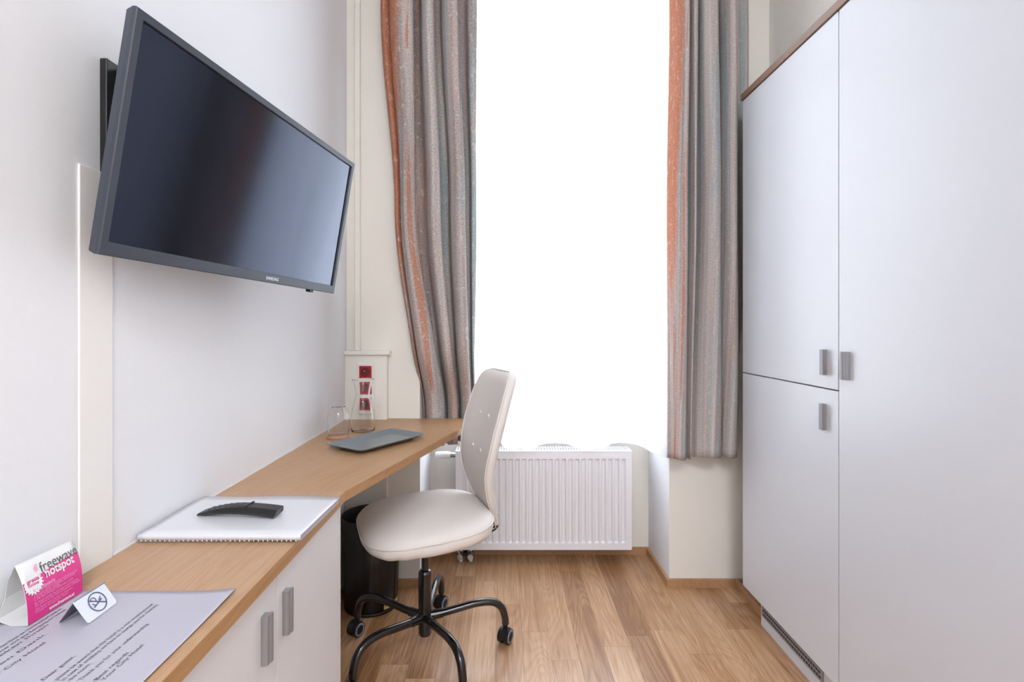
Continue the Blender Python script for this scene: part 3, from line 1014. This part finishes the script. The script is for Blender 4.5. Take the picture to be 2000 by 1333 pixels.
# ------------------------------------------------------------------ things on the desk
def rrect(hx, hy, r, n=6):
    pts = []
    for cx, cy, a0 in ((hx-r, hy-r, 0), (-hx+r, hy-r, 90), (-hx+r, -hy+r, 180), (hx-r, -hy+r, 270)):
        for i in range(n+1):
            a = math.radians(a0+90*i/n)
            pts.append((cx+r*math.cos(a), cy+r*math.sin(a)))
    return pts
# tray
TC = Vector((-.441, 1.789, 0)); ta = math.radians(57)
Mt = Matrix.Translation((TC.x, TC.y, ZT+.0008)) @ Matrix.Rotation(ta, 4, 'Z')
b = NB()
def tl(hx, hy, r, z): return [Mt @ Vector((x, y, z)) for x, y in rrect(hx, hy, r)]
loft(b, [tl(.118, .056, .012, 0), tl(.122, .060, .014, .001), tl(.150, .086, .018, .0145), tl(.154, .090, .02, .0165), tl(.154, .090, .02, .0185), tl(.1525, .0885, .019, .0188), tl(.149, .085, .018, .0172), tl(.124, .062, .014, .0058), tl(.118, .056, .012, .005)])
tag(obj('serving_tray', b, M_tray, smooth=False), 'grey rectangular serving tray with flared rim on the oak desk', 'tray')
# coaster with inverted tumbler
co = Vector((-.608, 1.885, 0))
b = lathe(NB(), [(0, ZT), (.040, ZT), (.043, ZT+.003), (.043, ZT+.006), (.040, ZT+.0085), (0, ZT+.0085)], co.x, co.y, 40)
tag(obj('coaster', b, M_cork, smooth=False), 'round light wooden coaster under the upturned tumbler', 'coaster')
def vessel(outer, t_wall, t_base, cx, cy, z, n=34):
    """thin-walled glass: outer profile (r, z) from the centre of the base to the lip"""
    o_ = [(q.x, q.y) for q in spline([(r, zz, 0) for r, zz in outer[1:]], n)]
    i_ = [(max(.001, r-t_wall), zz) for r, zz in o_ if zz > t_base*1.8]
    pr = [(0, outer[0][1])]+o_+[(o_[-1][0]-t_wall*.5, o_[-1][1]+t_wall*.3)]+i_[::-1]+[(i_[0][0]*.93, t_base), (0, t_base)]
    return pr
pr = vessel([(0, 0), (.020, 0), (.0225, .002), (.0275, .010), (.0350, .024), (.0392, .040), (.0395, .055), (.0380, .075), (.0360, .095), (.0345, .1085)], .0013, .003, 0, 0, 0)
MU = Matrix.Translation((co.x, co.y, ZT+.0092+.1090)) @ Matrix.Rotation(math.pi, 4, 'X')
tag(obj('tumbler', lathe(NB(), pr, 0, 0, 56, MU), M_glass, smooth=True), 'clear rounded drinking glass standing upside down on a wooden coaster', 'glass')
ca = Vector((-.550, 2.000, 0))
pr = vessel([(0, 0), (.036, 0), (.043, .003), (.0455, .012), (.0455, .045), (.0430, .078), (.0365, .108), (.0300, .128), (.0268, .145), (.0285, .162), (.034, .182), (.0405, .199), (.0425, .204)], .0014, .004, 0, 0, 0)
tag(obj('carafe', lathe(NB(), pr, 0, 0, 56, Matrix.Translation((ca.x, ca.y, ZT+.0004))), M_glass, smooth=True), 'clear glass carafe with narrow waist and flared mouth in front of the red sockets', 'carafe')
# booklet
bk = thing('booklet', 'white comb-bound information booklet lying under the remote control', 'booklet', (-.54, 1.07, ZT))
b = NB()
Bx0, Bx1, By0, By1 = -.6915, -.3875, .972, 1.182
prism(b, [(Bx0, By0), (Bx1, By0+.004), (Bx1+.006, By1), (Bx0+.012, By1+.003)], ZT+.001, ZT+.013)
pg = obj('pages', b, M_paper, bk)
b = NB()
# clear wavy cover sheet
n = 24; mrows = 8
g = []
for j in range(mrows+1):
    v = j/mrows
    row = []
    for i in range(n+1):
        u = i/n
        x = Bx0-.001+(Bx1+.004-Bx0)*u+.006*v*u; y = By0-.003+(By1-By0+.006)*v
        zz = ZT+.0150+.0012*math.sin(u*7+v*3)*v+.002*(1-u)*v
        row.append(b.verts.new((x, y, zz)))
    if j == 0:
        g.append([b.verts.new((q.co.x, q.co.y-.0015, ZT+.0062)) for q in row])
        g.append([b.verts.new((q.co.x, q.co.y-.0012, q.co.z-.003)) for q in row])
    g.append(row)
for r0, r1 in zip(g, g[1:]):
    for i in range(n): b.faces.new((r0[i], r0[i+1], r1[i+1], r1[i]))
o = obj('cover', b, M_bind, bk, smooth=True); s = o.modifiers.new('t', 'SOLIDIFY'); s.thickness = .001
b = NB()
for i in range(34):
    x = Bx0+.006+(Bx1-Bx0-.012)*i/33
    ring_ = [(x, By0-.0012+.0026*math.cos(t), ZT+.0052+.0026*math.sin(t)) for t in [2*math.pi*k/12 for k in range(13)]]
    tube(b, ring_, .0012, 6, cap=False)
obj('comb_binding', b, M_white, bk, smooth=True)
# remote control: arched bar
rm = thing('remote_control', 'black arched remote control lying on the white booklet', 'remote control', (-.55, 1.06, ZT+.017))
ra = Vector((-.633, 1.073, 0)); rb_ = Vector((-.470, 1.060, 0))
ex = (rb_-ra).normalized(); ey = Vector((-ex.y, ex.x, 0)); Lr = (rb_-ra).length
Mr = frame_M((ra.x, ra.y, ZT+.0178), ex, ey, Vector((0, 0, 1)))
rings = []; tops = []
N_ = 28
for i in range(N_+1):
    t = i/N_
    arch = .0055*math.sin(math.pi*t)**.8
    hw = .0165+.002*t; th = .0035+.0125*math.sin(math.pi*min(.5, t*.85+.02))
    top = arch+th
    if t > .97: th *= .97
    y_sh = .004*t
    rings.append([Mr @ Vector((t*Lr, -hw*.80, arch)), Mr @ Vector((t*Lr+.004*t, -hw, arch+th*.35)), Mr @ Vector((t*Lr+.006*t, -hw*.9, top-.001)), Mr @ Vector((t*Lr+.008*t, -hw*.7, top)),
                  Mr @ Vector((t*Lr+.008*t, hw*.7, top)), Mr @ Vector((t*Lr+.006*t, hw*.9, top-.001)), Mr @ Vector((t*Lr+.004*t, hw, arch+th*.35)), Mr @ Vector((t*Lr, hw*.8, arch))])
    tops.append((t*Lr+.008*t, top, hw*.7))
b = NB(); loft(b, rings)
obj('body', b, M_rem, rm, smooth=False)
b = NB()
for i in range(4, 17):
    if i % 2: continue
    for w in (-.5, 0, .5):
        x, zt, hh = tops[i]
        box(b, x-.0035, x+.0035, w*hh*1.2-.003, w*hh*1.2+.003, zt-.001, zt+.0009, Mr)
obj('buttons', b, M_remt, rm)
b = NB(); x, zt, hh = tops[17]
box(b, x-.0015, x+.0015, -.0165, .0165, zt-.003, zt+.0022, Mr)
obj('seam_ridge', b, M_blk, rm)

# letter sheet
sh = thing('letter_sheet', 'printed white letter lying flat at the near end of the worktop', 'paper', (-.55, .68, ZT))
b = NB()
sx0, sx1, sy0, sy1 = -.690, -.413, .560, .7890
def sheet_z(u, v):
    lift = .004*max(0, (u-.72)/.28)**2*max(0, (v-.45)/.55)**1.5
    lift += .001*max(0, (u-.8)/.2)**2
    return ZT+.0020+lift
n, mr_ = 30, 20; g = []
for j in range(mr_+1):
    v = j/mr_
    g.append([b.verts.new((sx0+(sx1-sx0)*i/n, sy0+(sy1-sy0)*v, sheet_z(i/n, v))) for i in range(n+1)])
for r0, r1 in zip(g, g[1:]):
    for i in range(n): b.faces.new((r0[i], r0[i+1], r1[i+1], r1[i]))
o = obj('paper', b, M_paper, sh, smooth=True); s = o.modifiers.new('t', 'SOLIDIFY'); s.thickness = .0006
txt = NB()
def wl(x, s, size=.0074, y0=.589, fit=None):
    # text reads along +Y, letters' tops point to -X
    M = frame_M((x, y0, ZT+.0022), Vector((0, 1, 0)), Vector((-1, 0, 0)), Vector((0, 0, 1)))
    join_bm(txt, text_bm(s, size, M, fit=fit))
wl(-.529, 'Dear guest,', fit=.043)
wl(-.514, 'please be aware that the hotel is a non smoking hotel', fit=.162)
wl(-.506, 'in case of smoking we have to charge you for cleaning', fit=.160)
wl(-.498, 'the room.', fit=.030)
wl(-.486, 'Thank you for your understanding.', fit=.113)
wl(-.468, 'Best regards', fit=.050)
wl(-.460, 'Your City Hotel', fit=.066)
txt2 = NB(); txt_main = txt; txt = txt2
for x, s, f in ((-.650, 'Sehr geehrter Gast,', .060), (-.637, 'bitte beachten Sie, dass das Hotel ein Nichtraucherhotel ist', .150), (-.629, 'bei Rauchen im Zimmer wird eine Reinigung verrechnet', .148), (-.621, 'Wir danken Ihnen', .110), (-.605, 'Vielen Dank', .088), (-.590, 'Ihr City Hotel', .070)):
    wl(x, s, fit=f)
for v in list(txt_main.verts)+list(txt2.verts):
    u = (v.co.x-sx0)/(sx1-sx0); vv = (v.co.y-sy0)/(sy1-sy0)
    v.co.z = sheet_z(u, vv)+.0005
obj('english_text', txt_main, M_ink, sh, label='rows of small grey print nearest the desk edge')
obj('german_text', txt2, M_ink, sh, label='rows of small grey print nearest the wall')

# pink tent card
tc = thing('hotspot_card', 'folded pink and white tent card reading freewave hotspot', 'card', (-.67, .74, ZT+.002))
zb = ZT+.0034
B0 = Vector((-.6465, .695, zb)); B1 = Vector((-.6455, .784, zb)); R0 = Vector((-.679, .7105, ZT+.077)); R1 = Vector((-.6775, .804, ZT+.0745))
def cp(u, v, off=0):
    """u along width (near->far), v 0 bottom..1 ridge, bowed outwards"""
    bot = B0.lerp(B1, u); top = R0.lerp(R1, u)
    p = bot.lerp(top, v)
    nrm = (B1-B0).cross(R0-B0).normalized()
    if nrm.x < 0: nrm = -nrm
    bow = .0055*math.sin(math.pi*v)
    return p+nrm*(bow+off)
def patch(bm, u0, u1, v0, v1, off, nu=10, nv=14, thick=.0003):
    g = [[bm.verts.new(cp(u0+(u1-u0)*i/nu, v0+(v1-v0)*j/nv, off)) for i in range(nu+1)] for j in range(nv+1)]
    for a, c in zip(g, g[1:]):
        for i in range(nu): bm.faces.new((a[i], a[i+1], c[i+1], c[i]))
b = NB(); patch(b, 0, 1, 0, 1, 0)
o = obj('front_panel', b, M_card, tc, smooth=True); s = o.modifiers.new('t', 'SOLIDIFY'); s.thickness = .0005; s.offset = -1
# back leg and curled base flap
b = NB()
K0 = Vector((-.6960, .714, ZT+.030)); K1 = Vector((-.6960, .800, ZT+.032)); F0 = Vector((-.6960, .702, ZT+.006)); F1 = Vector((-.6960, .79, ZT+.006))
rows_ = []
for pa, pb_ in ((R0, R1), ((R0+K0)/2+Vector((-.003, 0, .002)), (R1+K1)/2+Vector((-.003, 0, .002))), (K0, K1), (F0, F1), ((F0*.5+B0*.5)+Vector((0, -.002, -.0025)), (F1*.5+B1*.5)+Vector((0, 0, -.0025))), (B0, B1)):
    rows_.append([b.verts.new(pa.lerp(pb_, i/8)) for i in range(9)])
for a, c in zip(rows_, rows_[1:]):
    for i in range(8): b.faces.new((a[i], a[i+1], c[i+1], c[i]))
o = obj('back_panel', b, M_card, tc, smooth=False); s = o.modifiers.new('t', 'SOLIDIFY'); s.thickness = .0005; s.offset = 0
b = NB(); patch(b, 0, 1, .0, .655, .0006)
# fill up to slanted line on far side
g = []
for j in range(5):
    g.append([b.verts.new(cp(i/16, .655+(.11*(i/16))*j/4, .0006)) for i in range(17)])
for a, c in zip(g, g[1:]):
    for i in range(16):
        b.faces.new((a[i], a[i+1], c[i+1], c[i])) if i else b.faces.new((a[1], c[1], a[0]))if False else None
for a, c in zip(g, g[1:]):
    for i in range(1, 16): pass
pink = obj('pink_print', b, M_pink, tc, smooth=True, label='magenta printed field')
def card_text(s, size, u, v, m, name, fit=None, bold=0, off=.0011, slope=0, parent=None):
    bm = text_bm(s, size, Matrix(), bold=bold, fit=fit)
    W = (B1-B0).length; Hh = (R0-B0).length
    for p in bm.verts:
        uu = u+p.co.x/W; vv = v+p.co.y/Hh+slope*(p.co.x/W)
        p.co = cp(uu, vv, off)
    return bm
b = card_text('freewave', .0205, .315, .70, M_ink, '', fit=.060, bold=.0001, slope=.04)
obj('brand_lettering', b, M_ink, tc, label='dark grey lettering')
b = card_text('hotspot', .0185, .36, .575, M_card, '', fit=.047, bold=.0004, slope=.04)
obj('hotspot_lettering', b, M_card, tc, label='white lettering on pink')
b = NB()
for r in (.0022, .0042, .0062):
    W = (B1-B0).length; Hh = (R0-B0).length
    tube(b, [cp(.295+(.0-r*math.cos(math.radians(a)))/W, .80+r*math.sin(math.radians(a))/Hh, .0010) for a in range(-60, 91, 15)], .0004, 5)
obj('signal_arcs', b, M_pinkl, tc, label='pale pink wave arcs')
# starburst
b = NB()
W = (B1-B0).length; Hh = (R0-B0).length
cu_, cv_ = .15, .585
vs = []
for i in range(36):
    r = .0155 if i % 2 else .0120
    a = 2*math.pi*i/36
    vs.append(b.verts.new(cp(max(.002, cu_+r*math.cos(a)/W), cv_+r*math.sin(a)/Hh, .0012)))
c0 = b.verts.new(cp(cu_, cv_, .0012))
for i in range(36): b.faces.new((c0, vs[i], vs[(i+1) % 36]))
obj('starburst', b, M_card, tc, label='white jagged starburst')
b = card_text('gratis', .0075, .055, .62, M_pink, '', fit=.018, bold=.0002, off=.0016)
join_bm(b, card_text('online', .0065, .055, .555, M_pink, '', fit=.016, bold=.0001, off=.0016))
obj('starburst_lettering', b, M_pink, tc)
b = NB()
join_bm(b, card_text("So funktioniert's:", .0070, .12, .440, M_pinkl, '', fit=.034, bold=.00025, slope=.03))
lines = [('1. WLAN am Notebook einschalten und Netzwerk suchen', .405, .07), ('2. Browser starten und beliebige Seite aufrufen', .37, .066), ('3. Auf der Startseite anmelden', .335, .040), ('4. Mit dem Hotspot verbunden surfen', .30, .062),
         ('Bei Fragen wenden Sie sich bitte an die Rezeption', .245, .070), ('Das Service ist fuer Gaeste kostenlos verfuegbar', .205, .074), ('Viel Spass beim Surfen im Internet', .150, .060), ('Hotspot im ganzen Haus', .11, .052)]
for s, v, f in lines:
    join_bm(b, card_text(s, .0042, .12, v, M_pinkl, '', fit=f, slope=.02))
obj('small_print', b, M_pinkl, tc, label='pale pink lines of small print')
b = card_text('www.freewave.at', .0065, .36, .035, M_card, '', fit=.042, bold=.0002)
obj('web_lettering', b, M_card, tc)

# no smoking tent sign
ns = thing('no_smoking_sign', 'small white folded no-smoking sign standing on the letter', 'sign', (-.588, .727, ZT+.0025))
zb = ZT+.0032
a0, a1 = Vector((-.5675, .6995, zb)), Vector((-.5695, .7550, zb))
r0, r1 = Vector((-.5880, .6985, ZT+.0325)), Vector((-.5885, .7535, ZT+.0330))
c0, c1 = Vector((-.6095, .7000, zb)), Vector((-.6100, .7550, zb))
def plate(bm, A0, A1, Rr0, Rr1, thick, rc=.004):
    ex = (A1-A0).normalized(); W = (A1-A0).length; ey = (Rr0-A0); ey = (ey-ex*ey.dot(ex)); Hh = ey.length; ey.normalize(); ez = ex.cross(ey)
    poly = [(0, Hh), (0, rc)] + [(rc-rc*math.cos(math.radians(t)), rc-rc*math.sin(math.radians(t))) for t in (30, 60)] + [(rc, 0), (W-rc, 0)] + [(W-rc+rc*math.sin(math.radians(t)), rc-rc*math.cos(math.radians(t))) for t in (30, 60)] + [(W, rc), (W, Hh)]
    Mx = frame_M(A0, ex, ey, ez)
    prism(bm, poly, -thick, 0, Mx)
    return Mx, W, Hh
b = NB(); MF, FW, FH = plate(b, a0, a1, r0, r1, .0007)
obj('front_face', b, M_tent, ns)
b = NB(); plate(b, c1, c0, r1, r0, .0007)
obj('back_face', b, mat('grey_backside_metal', (96, 100, 116), .4), ns)
ezsign = 1 if (MF @ Vector((0, 0, 1))-MF @ Vector((0, 0, 0))).x > 0 else -1
def mk(x, y): return MF @ Vector((x, y, ezsign*.0005))
b = NB()
cx_, cy_, rr_ = FW*.54, FH*.50, .0135
tube(b, [mk(cx_+rr_*math.cos(2*math.pi*i/40), cy_+rr_*math.sin(2*math.pi*i/40)) for i in range(41)], .0008, 6, cap=False)
tube(b, [mk(cx_-rr_*.82, cy_+rr_*.57), mk(cx_+rr_*.82, cy_-rr_*.57)], .0008, 6)
tube(b, [mk(cx_-.009, cy_-.0045), mk(cx_+.0075, cy_-.0035+.004)], .0009, 6)
tube(b, [mk(cx_+.0035, cy_+.0005), mk(cx_+.008, cy_+.0045)], .0007, 6)
tube(b, [mk(cx_-.0045+.004*math.cos(math.radians(t)), cy_+.0045+.004*math.sin(math.radians(t))) for t in range(-60, 181, 20)], .0006, 6)
tube(b, [mk(cx_-.0085, cy_+.001), mk(cx_-.005, cy_-.0035)], .0006, 6)
obj('no_smoking_symbol', b, M_inkb, ns, label='slate blue crossed-out cigarette in a ring')
